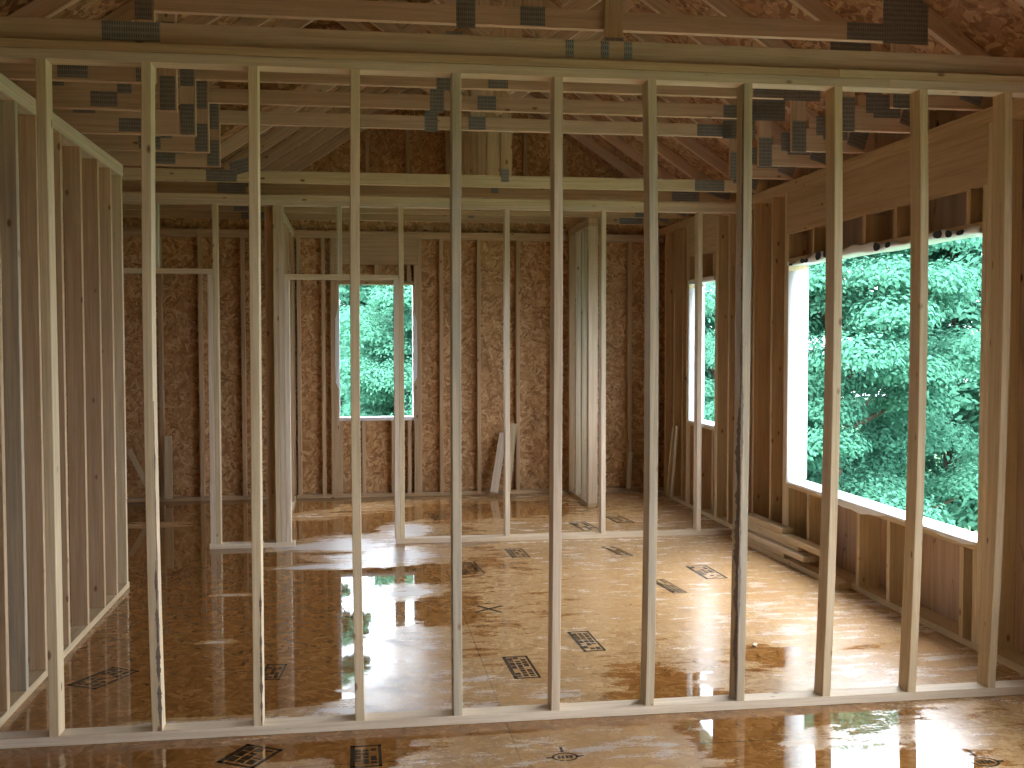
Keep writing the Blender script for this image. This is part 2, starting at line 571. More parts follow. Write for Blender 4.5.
# ------------------------------------------------------------------ front partition
fp = empty('partition_frame', (2.05, 0.044, 0), label='nearest partition of bare studs crossing the whole room, without openings', cat='stud wall', group='stud partitions', kind='thing')
HY = W2/2
board('bottom_plate', (-1.6, HY, T2/2), (XR-.003, HY, T2/2), W2, T2, Y, PINE_PALE, fp)
board('top_plate', (-1.6, HY, PL1+T2/2), (3.52, HY, PL1+T2/2), W2, T2, Y, PINE_PALE, fp)
board('top_plate', (3.522, HY, PL1+T2/2), (XR-.003, HY, PL1+T2/2), W2, T2, Y, PINE_PALE, fp)
board('top_plate', (-1.6, HY+.002, PL1+T2*1.5), (3.29, HY+.002, PL1+T2*1.5), W2, T2-.003, Y, PINE_WARM, fp)
board('top_plate', (3.293, HY+.001, PL1+T2*1.5), (XR-.003, HY+.001, PL1+T2*1.5), W2, T2-.003, Y, PINE, fp)

# front-face edge of each stud: x at top, half height and foot as measured
EDGE = [(35, 42, 49, 0), (141, 143, 152, 0), (248, 250, 253.5, 0), (350.5, 350.5, 355.5, 0), (452, 452, 453.5, 0),
        (563, 562.5, 560, 1), (656.5, 658.5, 654, 1), (752.7, 750, 744.5, 1), (842.5, 841, 830.5, 1), (928, 927, 916, 1), (1012.5, 1009, 995.5, 1)]
FOOT = [736, 732, 728, 723.5, 719, 714, 708.5, 703.5, 697, 691, 685]
HEAD = [60, 62, 64, 66, 69, 72, 76, 80, 84.5, 90, 94]
SMAT = [PINE, PINE, PINE, PINE, PINE_GREY, PINE_PALE, PINE_GREY, PINE_GREY, PINE, PINE, PINE]
STUDS = []


def solve_stud(name, xf, mat, parent, z0, z1, y0, y1, wid=T2, n=13):
    vs, fs = [], []
    for i in range(n):
        u = i/(n-1)
        z = z0+(z1-z0)*u
        x = xf(u)
        for a, b in sect(wid, y1-y0, 0.0025):
            vs.append((x+a, (y0+y1)/2+b, z))
    for i in range(n-1):
        for j in range(8):
            a, b = i*8+j, i*8+(j+1) % 8
            fs.append((a, b, b+8, a+8))
    fs.append(tuple(range(7, -1, -1))); fs.append(tuple(range((n-1)*8, n*8)))
    return mesh_obj(name, vs, fs, mat, parent, origin=(xf(.5), (y0+y1)/2, (z0+z1)/2))


for i, (et, em, eb, side) in enumerate(EDGE):
    h = -T2/2 if side else T2/2
    xt = ony(et, HEAD[i], 0).x+h; xm = ony(em, 384, 0).x+h; xb = ony(eb, FOOT[i], 0).x+h

    def xf(u, xt=xt, xm=xm, xb=xb):
        um = 0.5
        return xb*(u-um)*(u-1)/(um) + xm*u*(u-1)/(um*(um-1)) + xt*u*(u-um)/(1-um)
    s = solve_stud('stud', xf, SMAT[i], fp, PL0, PL1, 0.0, W2)
    STUDS.append((s, xf))
tag(STUDS[4][0], 'weathered grey stud')
tag(STUDS[6][0], 'greenish grey stud')
tag(STUDS[7][0], 'weathered stud with bark along its edge')


def bark(i, xoff, y, u0, u1, w, amp, seed):
    """strip of bark left on a stud: width varies along the edge; lies on the face at y (front) or on the side (y None)"""
    s, xf = STUDS[i]
    r = random.Random(seed)
    n = 110
    vs, fs = [], []
    cp = [max(.0, 1+r.uniform(-1.2, 1)*amp) for _ in range(n//5+3)]
    a = [max(.03, (cp[j//5]*(1-(j % 5)/5)+cp[j//5+1]*(j % 5)/5)*(1+r.uniform(-.25, .25))) for j in range(n)]
    for j in range(n):
        u = u0+(u1-u0)*j/(n-1)
        z = PL0+(PL1-PL0)*u
        x = xf(u)
        ww = w*a[j]*(min(1, 6*j/n, 6*(n-1-j)/n)+.1)
        if y is not None:            # on the front face, xoff from centre
            for dx, dy in ((-ww/2, -.0012), (ww/2, -.0012), (ww/2, .001), (-ww/2, .001)):
                vs.append((x+xoff+dx, y+dy, z))
        else:                        # on the side face at xoff, along y
            sgn = -1 if xoff < 0 else 1
            for dx, dy in ((sgn*.0012, .001), (sgn*.0012, ww), (-sgn*.001, ww), (-sgn*.001, .001)):
                vs.append((x+xoff+dx, dy, z))
    for j in range(n-1):
        for q in range(4):
            fs.append((j*4+q, j*4+(q+1) % 4, j*4+4+(q+1) % 4, j*4+4+q))
    fs.append((3, 2, 1, 0)); fs.append(tuple(range(4*n-4, 4*n)))
    o = mesh_obj('bark_strip', vs, fs, BARK, None)
    o.parent = s
    o.location = -(fp.location+s.location)
    tag(o, 'dark bark strip')
    return o


bark(7, -T2/2, None, .0, .52, .042, .45, 3)
bark(7, -T2/2, None, .5, .99, .016, .5, 13)
bark(7, -T2/2+.003, 0, .0, .60, .008, .7, 4)
bark(1, T2/2-.004, 0, .0, .26, .010, .8, 5)
bark(1, T2/2, None, .0, .50, .012, .9, 6)
bark(2, T2/2-.005, 0, .0, .22, .008, .8, 8)
bark(4, -T2/2, None, .02, .25, .03, .8, 9)

# ------------------------------------------------------------------ left partition
lp = empty('partition_frame', (XL-HY, 1.45, 0), label='partition of close set studs running away along the room, ending in mid floor', cat='stud wall', group='stud partitions', kind='thing')
LX = XL-HY
LT = 2.735
board('bottom_plate', (LX, W2+.003, T2/2), (LX, 2.80, T2/2), W2, T2, X, PINE, lp)
board('top_plate', (LX, W2+.003, LT-T2*1.5), (LX, 2.80, LT-T2*1.5), W2, T2, X, PINE_PALE, lp)
board('top_plate', (LX, W2+.003, LT-T2*.5), (LX, 2.80, LT-T2*.5), W2, T2, X, PINE_PALE, lp)
LM = [PINE_WARM, PINE_GREY, PINE_WARM, PINE_WARM, PINE_WARM, PINE_WARM, PINE_WARM, PINE]
for i, px in enumerate((2.5, 22, 42, 65.5, 85, 102, 114.5, 125)):
    yy = onx(px, 400, XL).y
    board('stud', (LX, yy, PL0), (LX, yy, LT-T2*2), W2, T2, X, LM[i], lp)

# ------------------------------------------------------------------ back partition with two doorways
bp = empty('partition_frame', (1.9, YB+HY, 0), label='farther partition with two open doorways, crossing in front of the back wall', cat='stud wall', group='stud partitions', kind='thing')
BY = YB+HY
BP1 = 2.647                     # these studs are a little shorter


def vstud(name, x, y0, z0, z1, mat, parent, flat=False):
    """a stud in a wall that runs along x, x = its centre"""
    return board(name, (x, y0+HY, z0), (x, y0+HY, z1), W2, T2, X if flat else Y, mat, parent)


board('bottom_plate', (.10, BY, T2/2), (.745, BY, T2/2), W2, T2, Y, PINE_PALE, bp)
board('bottom_plate', (1.53, BY, T2/2), (XR-.003, BY, T2/2), W2, T2, Y, PINE_PALE, bp)
board('top_plate', (-1.7, BY, BP1+T2/2), (XR-.003, BY, BP1+T2/2), W2, T2, Y, PINE_PALE, bp)
board('top_plate', (-1.7, BY, BP1+T2*1.5), (XR-.003, BY, BP1+T2*1.5), W2, T2, Y, PINE, bp)
vstud('stud', .167, YB, PL0, BP1, PINE, bp)
vstud('jack_stud', .127, YB, PL0, 2.116, PINE_PALE, bp)
board('header', (-.85, BY, 2.137), (.146, BY, 2.137), W2, T2, Y, PINE, bp)
vstud('cripple_stud', -.27, YB, 2.157, BP1, PINE_GREY, bp)
vstud('stud', -.87, YB, PL0, BP1, PINE, bp)
vstud('stud', .62, YB, PL0, BP1, PINE, bp)
vstud('stud', .66, YB, PL0, BP1, PINE_PALE, bp)
vstud('jack_stud', .70, YB, PL0, 2.08, PINE_PALE, bp)
board('header', (.681, BY, 2.10), (1.56, BY, 2.10), W2, T2, Y, PINE, bp)
vstud('cripple_stud', 1.105, YB, 2.12, BP1, PINE_GREY, bp)
vstud('jack_stud', 1.541, YB, PL0, 2.08, PINE_PALE, bp)
vstud('stud', 1.581, YB, PL0, BP1, PINE, bp)
for x in (2.42, 3.205, 4.01):
    vstud('stud', x, YB, PL0, BP1, PINE_PALE, bp)

# partition running back from the doorway, and a closet stub on the back wall
sp_ = empty('partition_frame', (.60, 5.3, 0), label='partition running back from the doorway to the back wall, seen edge on', cat='stud wall', group='stud partitions', kind='thing')
DX = .575
board('bottom_plate', (DX, YB+W2+.003, T2/2), (DX, YC-.003, T2/2), W2, T2, X, PINE, sp_)
board('top_plate', (DX, YB+W2+.003, BP1+T2/2), (DX, YC-.003, BP1+T2/2), W2, T2, X, PINE, sp_)
board('top_plate', (DX, YB+W2+.003, BP1+T2*1.5), (DX, YC-.003, BP1+T2*1.5), W2, T2, X, PINE, sp_)
for yy in (4.15, 4.55, 4.96, 5.37, 5.77, 6.18, 6.58):
    board('stud', (DX, yy, PL0), (DX, yy, BP1), W2, T2, X, PINE_WARM, sp_)

es = empty('partition_frame', (3.475, 6.1, 0), label='short closet stub of three close studs standing out from the back wall', cat='stud wall', group='stud partitions', kind='thing')
EX = 3.475
board('bottom_plate', (EX, 5.62, T2/2), (EX, YC-.003, T2/2), W2, T2, X, PINE_WARM, es)
board('top_plate', (EX, 5.62, PL1+T2/2), (EX, YC-.003, PL1+T2/2), W2, T2, X, PINE_WARM, es)
board('top_plate', (EX, 5.62, PL1+T2*1.5), (EX, YC-.003, PL1+T2*1.5), W2, T2, X, PINE_WARM, es)
for yy, m_ in ((5.64, PINE_PALE), (5.69, PINE_GREY), (5.95, PINE_GREY), (6.25, PINE_GREY), (6.59, PINE_WARM)):
    board('stud', (EX, yy, PL0), (EX, yy, PL1), W2, T2, X, m_, es)

# ------------------------------------------------------------------ back exterior wall
RX = 2.068                      # ridge
DECK0, SLOPE = 3.02, 0.667      # deck height over the right wall, pitch


XS = 4.5207                     # inner face of the right-hand sheathing


def deck_z(x):
    return DECK0 + SLOPE*(2.40-abs(x-RX))


RX2, YSTEP = 2.34, 3.41         # the roof over the back room is narrower: its ridge sits to the right


def deck_far(x):
    return DECK0 + SLOPE*(2.128-abs(x-RX2))


wb = empty('wall_back', (1.2, YC, 0), label='back exterior wall of bare studs over strand board sheathing', cat='wall', kind='structure')
WX0, WX1, WZ0, WZ1 = 1.05, 1.818, 0.82, 2.178
vs, fs = [], []
ya, yb_ = YC+W2+.001, YC+W2+.013
for bx in ((-4.2, WX0, 0, PL2), (WX1, XS, 0, PL2), (WX0, WX1, 0, WZ0), (WX0, WX1, WZ1, PL2)):
    box_faces(vs, fs, bx[0], bx[1], ya, yb_, bx[2], bx[3])
mesh_obj('sheathing', vs, fs, OSB_WALL, wb)
prism('gable_sheathing', [(-4.2, PL2), (XS, PL2), (XS, deck_far(XS)+.002), (RX2, deck_far(RX2)+.002), (.21, DECK0+.002), (-4.2, DECK0+.002)], 'y', ya, yb_, OSB_WALL, wb)
CY = YC+HY
board('bottom_plate', (-4.19, CY, T2/2), (XR+W2, CY, T2/2), W2, T2, Y, PINE_WARM, wb)
board('top_plate', (-4.19, CY, PL1+T2/2-.05), (XR+W2, CY, PL1+T2/2-.05), W2, T2, Y, PINE_WARM, wb)
board('top_plate', (-4.19, CY, PL1+T2*1.5-.05), (XR+W2, CY, PL1+T2*1.5-.05), W2, T2, Y, PINE_WARM, wb)
ZS = PL1-.05
for x in (-1.9, -1.5, -1.1, -.70, -.31, .105, .49, .655, .90, 2.10, 2.49, 2.90, 3.30, 3.70, 4.10, 4.36, 4.40):
    vstud('stud', x, YC, PL0, ZS, PINE_WARM, wb)
for x in (WX0-T2*1.5-.001, WX1+T2*1.5+.001):
    vstud('stud', x, YC, PL0, ZS, PINE_WARM, wb)
for x in (WX0-T2*.5, WX1+T2*.5):
    vstud('jack_stud', x, YC, PL0, 2.38, PINE_WARM, wb)
board('header', (WX0-T2, YC+.02, 2.525), (WX1+T2, YC+.02, 2.525), .285, T2, Z, HEADER, wb)
for x in (WX0+.02, 1.44, WX1-.05):
    vstud('cripple_stud', x, YC, WZ1+T2, 2.382, PINE_WARM, wb)
for x in (WX0+.02, 1.30, 1.60, WX1-.05):
    vstud('cripple_stud', x, YC, PL0, WZ0-T2, PINE_WARM, wb)
for i in range(-6, 7):
    x = RX + i*.4064 + .1
    if deck_far(x)-.15 > PL2+.12 and .3 < x < 4.4:
        board('gable_stud', (x, CY, PL2+.09), (x, CY, deck_far(x)-.14), W2, T2, Y, PINE_WARM, wb)


# ------------------------------------------------------------------ windows (open, wrapped in house wrap)
def wrap_grid(name, P, nu, nv, thick, mat, parent):
    """a crumpled sheet: P(u,v) -> (point, normal); both sides built"""
    vs, fs = [], []
    for s in (0, 1):
        for i in range(nu+1):
            for j in range(nv+1):
                p, n = P(i/nu, j/nv)
                vs.append(tuple(Vector(p)+Vector(n)*(thick*s)))
    k = (nu+1)*(nv+1)
    q = lambda i, j, s=0: s*k+i*(nv+1)+j
    for i in range(nu):
        for j in range(nv):
            fs.append((q(i, j), q(i+1, j), q(i+1, j+1), q(i, j+1)))
            fs.append((q(i, j, 1), q(i, j+1, 1), q(i+1, j+1, 1), q(i+1, j, 1)))
    for i in range(nu):
        fs.append((q(i, 0), q(i, 0, 1), q(i+1, 0, 1), q(i+1, 0)))
        fs.append((q(i, nv), q(i+1, nv), q(i+1, nv, 1), q(i, nv, 1)))
    for j in range(nv):
        fs.append((q(0, j), q(0, j+1), q(0, j+1, 1), q(0, j, 1)))
        fs.append((q(nu, j), q(nu, j, 1), q(nu, j+1, 1), q(nu, j+1)))
    return mesh_obj(name, vs, fs, mat, parent, smooth=True)


BW = dict(y0=.66, y1=3.112, z0=.56, z1=2.165)       # big window in the right wall
SW = dict(y0=4.73, y1=5.48, z0=.84, z1=2.145)       # small one beyond the back partition
RW = dict(y0=-4.3, y1=-1.2, z0=.45, z1=2.28)       # unseen opening behind the camera, added to light the stud fronts
XO = XR+.156


def right_window(n, w, label, rag):
    o = empty('window_%d' % n, (XR, w['y0'], w['z0']), label=label, cat='window', kind='structure')
    ym = (w['y0']+w['y1'])/2
    board('sill', (XR+.07, w['y0'], w['z0']-T2/2-.003), (XR+.07, w['y1'], w['z0']-T2/2-.003), .1397, T2, X, PINE, o)
    board('head', (XR+.07, w['y0'], w['z1']+T2/2+.003), (XR+.07, w['y1'], w['z1']+T2/2+.003), .1397, T2, X, PINE_WARM, o)
    r = random.Random(n)
    ph = [r.uniform(0, 6.28) for _ in range(8)]

    def wav(t, a):
        return a*(math.sin(9*t+ph[0])+.7*math.sin(23*t+ph[1])+.5*math.sin(51*t+ph[2]))
    H = w['z1']-w['z0']

    # far jamb and near jamb: wrap folded in over the studs
    def far(u, v):
        return (XR-.003+(XO-XR)*u, w['y1']-.004, w['z0']+H*v*.965+(.02*u)), (0, -1, 0)
    tag(wrap_grid('jamb_wrap', far, 2, 14, .002, WRAP, o), 'white wrap folded over the far jamb')

    def near(u, v):
        return (XR+.03+(XO-XR-.03)*u, w['y0']+.004, w['z0']+H*v), (0, 1, 0)
    wrap_grid('jamb_wrap', near, 2, 14, .002, WRAP, o)

    # sill wrap: flat over the sill then a ragged fringe hanging inside
    def sill(u, v):
        y = w['y0']+.004+(w['y1']-w['y0']-.008)*u
        if v < .6:
            return (XO-(XO-XR+.004)*v/.6, y, w['z0']+.001), (0, 0, 1)
        k = (v-.6)/.4
        drop = max(.012, .022+(wav(u*1.3, .007) if rag else 0) + (.022*math.sin(3.14*(u-.35)/.45) if .35 < u < .80 else -.008))
        return (XR-.004, y, w['z0']+.001-drop*k), (-1, 0, 0)
    wrap_grid('sill_wrap', sill, 60, 10, .002, WRAP, o)

    # head wrap: crumpled band under the head
    def head(u, v):
        y = w['y0']+.004+(w['y1']-w['y0']-.008)*u
        d = .010+(.008*(math.sin(14*u+ph[3])+.6*math.sin(37*u+ph[4])+.4) if rag else 0)
        if v < .5:
            return (XO-(XO-XR+.006)*v/.5, y, w['z1']-max(.003, d*(.3+v))), (0, 0, -1)
        k = (v-.5)/.5
        hh = .022+(.013*(math.sin(8*u+ph[5])+.8*math.sin(21*u+ph[6])+.6*math.sin(57*u)) if rag else 0)
        return (XR-.006-.006*math.sin(3.14*k), y, w['z1']-max(.003, d*.8)+max(.006, hh+.02)*k), (-1, 0, 0)
    hw = wrap_grid('head_wrap', head, 90, 10, .002, WRAP, o)
    return o, head, hw


w1, headf, hw1 = right_window(1, BW, 'wide open window hole with white wrap and treetops beyond', True)
# the black print that shows on the folded wrap
for u in (.07, .115, .16, .385, .44, .70, .735, .78, .86, .885, .97):
    k0 = rnd.uniform(.030, .055)
    pts = []
    for s in range(8):
        a = 2*math.pi*s/8
        p, _ = headf(min(.999, max(0, u+math.cos(a)*k0/2.45)), min(1, max(.50, .76+math.sin(a)*.3)))
        pts.append((p[1], p[2]))
    o = prism('print_mark', pts, 'x', XR-.0175, XR-.0150, PRINT, None)
    o.parent = hw1
    o.location = -(w1.location+hw1.location)
    tag(o, 'black print on the folded wrap')
right_window(2, SW, 'narrow open window hole beyond the farther partition', False)
right_window(4, RW, 'unseen window hole added in the near part of the room for fill light', False)

w3 = empty('window_3', (WX0, YC, WZ0), label='open window hole in the back wall with treetops beyond', cat='window', kind='structure')
board('sill', (WX0, CY, WZ0-T2/2-.002), (WX1, CY, WZ0-T2/2-.002), W2, T2, Y, PINE, w3)
board('head', (WX0, CY, WZ1+T2/2+.002), (WX1, CY, WZ1+T2/2+.002), W2, T2, Y, PINE_WARM, w3)
mw = prism('sill_wrap', [(YC-.003, WZ0+.004), (ya+.02, WZ0+.004), (ya+.02, WZ0+.002), (YC-.001, WZ0+.002), (YC-.001, WZ0-.03), (YC-.003, WZ0-.03)], 'x', WX0+.003, WX1-.003, WRAP, w3)
for sgn, xe in ((-1, WX0), (1, WX1)):
    prism('jamb_wrap', [(xe-sgn*.001, YC+.002), (xe-sgn*.012, YC+.002), (xe-sgn*.012, ya+.02), (xe-sgn*.001, ya+.02)], 'z', WZ0+.006, WZ1-.002, WRAP, w3)
    z0, z1 = (1.12, 1.93) if sgn < 0 else (1.17, 1.90)
    prism('wrap_flap', [(xe+sgn*.001, z0), (xe+sgn*.030, z0+.06), (xe+sgn*.034, z0+.3), (xe+sgn*.030, z1-.1), (xe+sgn*.004, z1), (xe-sgn*.006, z1-.05), (xe-sgn*.006, z0+.05)], 'y', YC-.004, YC-.001, WRAP, w3)

# ------------------------------------------------------------------ right exterior wall
wr = empty('wall_right', (XR, 0, 0), label='right exterior wall of studs, plywood sheathing and deep headers', cat='wall', kind='structure')
vs, fs = [], []
x0, x1 = XS, XS+.012
segs = [(-6.2, RW['y0']), (RW['y1'], BW['y0']), (BW['y1'], SW['y0']), (SW['y1'], 6.72)]
for a, b in segs:
    box_faces(vs, fs, x0, x1, a, b, 0, deck_z(XS)+.001)
for w in (RW, BW, SW):
    box_faces(vs, fs, x0, x1, w['y0'], w['y1'], 0, w['z0'])
    box_faces(vs, fs, x0, x1, w['y0'], w['y1'], w['z1'], deck_z(XS)+.001)
mesh_obj('sheathing', vs, fs, PLY, wr)
W6 = .1397
RXc = XR+W6/2
board('bottom_plate', (RXc, -6.19, T2/2), (RXc, YC-.002, T2/2), W6, T2, X, PINE, wr)
board('top_plate', (RXc, -6.19, PL1+T2/2), (RXc, YC-.002, PL1+T2/2), W6, T2, X, PINE_WARM, wr)
board('top_plate', (RXc, -6.19, PL1+T2*1.5), (RXc, YC-.002, PL1+T2*1.5), W6, T2, X, PINE_WARM, wr)


def rstud(name, y, z0, z1, m_=PINE_WARM):
    return board(name, (RXc, y, z0), (RXc, y, z1), W6, T2, X, m_, wr)


HB = 2.387
for w, hb in ((BW, HB), (SW, 2.40), (RW, HB)):
    for y in (w['y0']-T2*.5, w['y1']+T2*.5):
        rstud('jack_stud', y, PL0, hb, PINE)
    for y in (w['y0']-T2*1.5-.001, w['y1']+T2*1.5+.001):
        rstud('stud', y, PL0, PL1, PINE)
    board('header', (XR+T2/2, w['y0']-T2, (hb+PL1)/2), (XR+T2/2, w['y1']+T2, (hb+PL1)/2), PL1-hb-.001, T2, Z, HEADER, wr)
rstud('stud', BW['y0']-T2*2.5-.002, PL0, PL1, PINE)
for y in (2.697, 1.94, 1.55, .79):
    rstud('cripple_stud', y, BW['z1']+T2+.005, HB, PINE_WARM)
for y in (2.73, 1.97, 1.58, .80, BW['y0']+.02, BW['y1']-.02):
    rstud('cripple_stud', y, PL0, BW['z0']-T2-.005, PINE)
for y in (4.78, 5.15, 5.45):
    rstud('cripple_stud', y, PL0, SW['z0']-T2-.005)
    rstud('cripple_stud', y, SW['z1']+T2+.005, 2.40)
for y in (3.43, 3.80, 4.20, 4.38, 5.68, 5.96, 6.27, .15, -.25, -.66, -1.0, -4.6, -4.95, -5.35, -5.75):
    rstud('stud', y, PL0, PL1)

# ------------------------------------------------------------------ the rest of the shell (behind the camera and to the left)
wl = empty('wall_left', (-4.2, 0, 0), label='left exterior wall of the house', cat='wall', kind='structure')
vs, fs = [], []
box_faces(vs, fs, -4.215, -4.2, -6.2, 6.72, 0, DECK0+.002)
mesh_obj('sheathing', vs, fs, OSB_WALL, wl)
wf = empty('wall_front', (0, -6.2, 0), label='front exterior wall, sheathed in strand board', cat='wall', kind='structure')
vs, fs = [], []
HF = deck_z(XS)+.001                
for a, b, c, d in ((-4.2, XS, 0, HF),):
    box_faces(vs, fs, a, b, -6.215, -6.2, c, d)
mesh_obj('sheathing', vs, fs, OSB_WALL, wf)
prism('gable_sheathing', [(-.39, deck_z(XS)+.001), (XS, deck_z(XS)+.001), (RX, deck_z(RX)+.002)], 'y', -6.215, -6.2, OSB_WALL, wf)

# roof deck: two strand board slopes, and a flat deck over the main house on the left
EAVE = 0.30
DT = .0125
ceil = empty('ceiling', (RX, 0, deck_z(RX)), label='strand board roof deck over the trusses', cat='roof deck', kind='structure')
for rx, dz, hw_, ya_, yb2 in ((RX, deck_z, 2.40, -6.4, YSTEP), (RX2, deck_far, 2.128, YSTEP-.006, 6.9)):
    for sgn in (1, -1):
        xe = rx+sgn*(hw_+(EAVE if sgn > 0 else .0))
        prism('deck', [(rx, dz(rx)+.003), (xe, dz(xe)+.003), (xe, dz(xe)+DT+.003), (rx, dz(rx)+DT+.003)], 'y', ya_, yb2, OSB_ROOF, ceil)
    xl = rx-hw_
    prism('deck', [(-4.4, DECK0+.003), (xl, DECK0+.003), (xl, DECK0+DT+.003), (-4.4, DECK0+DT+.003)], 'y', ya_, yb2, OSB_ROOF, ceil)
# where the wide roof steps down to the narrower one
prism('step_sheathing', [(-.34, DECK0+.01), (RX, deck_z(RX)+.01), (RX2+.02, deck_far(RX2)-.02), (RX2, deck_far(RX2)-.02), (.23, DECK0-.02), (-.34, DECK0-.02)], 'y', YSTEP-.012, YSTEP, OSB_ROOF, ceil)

# ------------------------------------------------------------------ roof trusses
CR = 0.107       # vertical depth of the sloped chord


def gusset(tr, x, z, w, h, y=None, rot=0.0, back=False):
    """toothed steel plate on the near face of the truss"""
    yy = (-T2/2-.001) if not back else (T2/2+.001)
    key = ('gusset', round(w, 3), round(h, 3))
    if key not in _cache:
        vs, fs = [], []
        box_faces(vs, fs, -w/2, w/2, -h/2, h/2, -.0008, .0008)
        me = bpy.data.meshes.new('gusset_plate')
        me.from_pydata(vs, [], fs); me.materials.append(GALV); me.update()
        _cache[key] = me
    o = bpy.data.objects.new('gusset_plate', _cache[key])
    link(o, tr)
    o.location = (x, yy, z)
    o.rotation_euler = (math.pi/2, rot, 0)
    return o


def tb(tr, name, a, b, w, mat=None):
    """truss member in the truss plane, given in (x, z); tr sits at (0, y, 0)"""
    y = tr.location.y
    d = Vector((b[0]-a[0], 0, b[1]-a[1]))
    wd = Vector((-d.z, 0, d.x))
    return board(name, (a[0], y, a[1]), (b[0], y, b[1]), w, T2-.001, wd, mat or TRUSS, tr)


def rafters(tr, x0=-.334, x1=4.51):
    off = CR/2
    far = tr.location.y > YSTEP
    deck_z, RX = (deck_far, RX2) if far else (globals()['deck_z'], globals()['RX'])
    x0 = .21 if far else x0
    # the deck line less half the member depth; members run from heel to ridge
    for xe, sgn in ((x0, -1), (x1, 1)):
        a = (xe+(.0), deck_z(xe)-off)
        b = (RX+sgn*.001, deck_z(RX)-off)
        tb(tr, 'top_chord', a, b, W2)


XA, XB = .335, 3.90        # inner faces of the tray
ZC = 2.773                 # chord underside
TZ = 3.075                 # raised chord underside
HT = .14


def tray_truss(y, label, TZ=3.075):
    tr = empty('roof_truss', (0, y, 0), label=label, cat='roof truss', group='tray ceiling trusses')
    rafters(tr)
    tb(tr, 'bottom_chord', (-1.15, ZC+HT/2), (XA-W2-.001, ZC+HT/2), HT)
    tb(tr, 'bottom_chord', (XB+W2+.001, ZC+HT/2), (4.44, ZC+HT/2), HT)
    tb(tr, 'web', (XA-W2/2, ZC), (XA-W2/2, deck_z(XA-W2/2)-CR-.02), W2)
    tb(tr, 'web', (XB+W2/2, ZC), (XB+W2/2, deck_z(XB+W2/2)-CR-.02), W2)
    tb(tr, 'raised_chord', (XA+.001, TZ+W2/2), (XB-.001, TZ+W2/2), W2)
    tb(tr, 'web', (RX, TZ+W2+.001), (RX, deck_z(RX)-CR-.03), W2)
    tb(tr, 'web', (RX+.12, TZ+W2+.05), (RX+.95, deck_z(RX+.95)-CR-.05), W2)
    tb(tr, 'web', (RX-.12, TZ+W2+.05), (RX-.95, deck_z(RX-.95)-CR-.05), W2)
    tb(tr, 'blocking', (XA-W2-.02, ZC+HT+.045), (-.30, ZC+HT+.045), W2-.004)
    tb(tr, 'blocking', (XB+W2+.02, ZC+HT+.03), (4.2, ZC+HT+.03), .055)
    # toothed plates
    gusset(tr, XA-.045, ZC+.09, .075, .17)
    gusset(tr, XA-.045, TZ+.045, .075, .17)
    gusset(tr, -.02, ZC+.05, .13, .075)
    gusset(tr, .08, ZC+HT+.02, .07, .16)
    gusset(tr, -.27, ZC+HT+.03, .12, .12)
    gusset(tr, XB+.06, TZ+.10, .24, .22)
    gusset(tr, XB-.12, TZ+.045, .26, .085)
    gusset(tr, XB+.045, ZC+.09, .09, .19)
    gusset(tr, XB+.20, ZC+HT+.02, .09, .12)
    gusset(tr, 4.18, ZC+.14, .16, .13)
    gusset(tr, 4.33, ZC+.09, .12, .12, rot=.3)
    gusset(tr, RX, TZ+.05, .12, .09)
    gusset(tr, 1.75, TZ+.06, .09, .16)
    return tr


def flat_truss(y, label, group, x0=-1.15, plain_=False):
    tr = empty('roof_truss', (0, y, 0), label=label, cat='roof truss', group=group)
    rafters(tr)
    tb(tr, 'bottom_chord', (x0, ZC+W2/2), (4.46, ZC+W2/2), W2, TRUSS if plain_ else (PINE if y < 4 else PINE_WARM))  # darker, warmer lumber behind the farther partition stands in for shade there
    if not plain_:
        for dx in (-.075, .03):
            tb(tr, 'web', (RX2+dx, ZC+W2+.001), (RX2+dx, deck_far(RX2+dx)-CR-.03), W2-.003, PINE_WARM)
        gusset(tr, RX2+.02, ZC+.09, .06, .10)
        gusset(tr, .26, ZC+.045, .22, .085)
        gusset(tr, 3.98, ZC+.045, .24, .085)
        gusset(tr, 4.28, ZC+.10, .2, .12, rot=.3)
        gusset(tr, .42, ZC+.12, .2, .10, rot=-.3)
    else:
        gusset(tr, .36, ZC+.05, .22, .075)
        for gx_ in (2.12, 2.27, 2.37):
            gusset(tr, gx_, ZC+.05, .035, .07)
    return tr


flat_truss(.06, 'truss sitting on the nearest partition, flat lower chord', 'flat trusses', plain_=True)
tray_truss(.70, 'stepped truss nearest behind the flat truss over the nearest partition', 3.095)
for y, n, tz in ((1.30, 'second', 3.09), (1.95, 'third', 3.09), (2.50, 'fourth', 3.08)):
    tray_truss(y, '%s stepped truss going back from the nearest partition' % n, tz)
tray_truss(3.05, 'fifth and last stepped truss before the flat trusses', 3.062)
flat_truss(3.74, 'flat truss standing just in front of the farther partition', 'flat trusses', -1.6)
for y, n in ((4.36, 'first'), (4.96, 'second'), (5.55, 'third')):
    flat_truss(y, '%s flat truss behind the farther partition' % n, 'flat trusses', -1.6, plain_=False)
flat_truss(6.15, 'last flat truss, nearest the back wall', 'flat trusses', -1.6)
tray_truss(-.55, 'stepped truss this side of the nearest partition')
tray_truss(-1.16, 'stepped truss directly overhead, second this side of the nearest partition')

hg = empty('hanging_brace', (2.45, .66, 3.04), label='short upright brace block hanging in front of the nearest stepped truss', cat='brace block')
board('post', (2.455, .655, 3.045), (2.455, .655, 3.42), W2, T2, X, PINE_WARM, hg)
vs, fs = [], []
box_faces(vs, fs, 2.41, 2.50, .632, .635, 3.0, 3.045)
mesh_obj('bracket', vs, fs, GALV, hg)

# ------------------------------------------------------------------ loose lumber
def loose(name, label, p0, p1, w, t, wdir, mat, group, cat='board'):
    o = board(name, p0, p1, w, t, wdir, mat)
    return tag(o, label, cat, group)


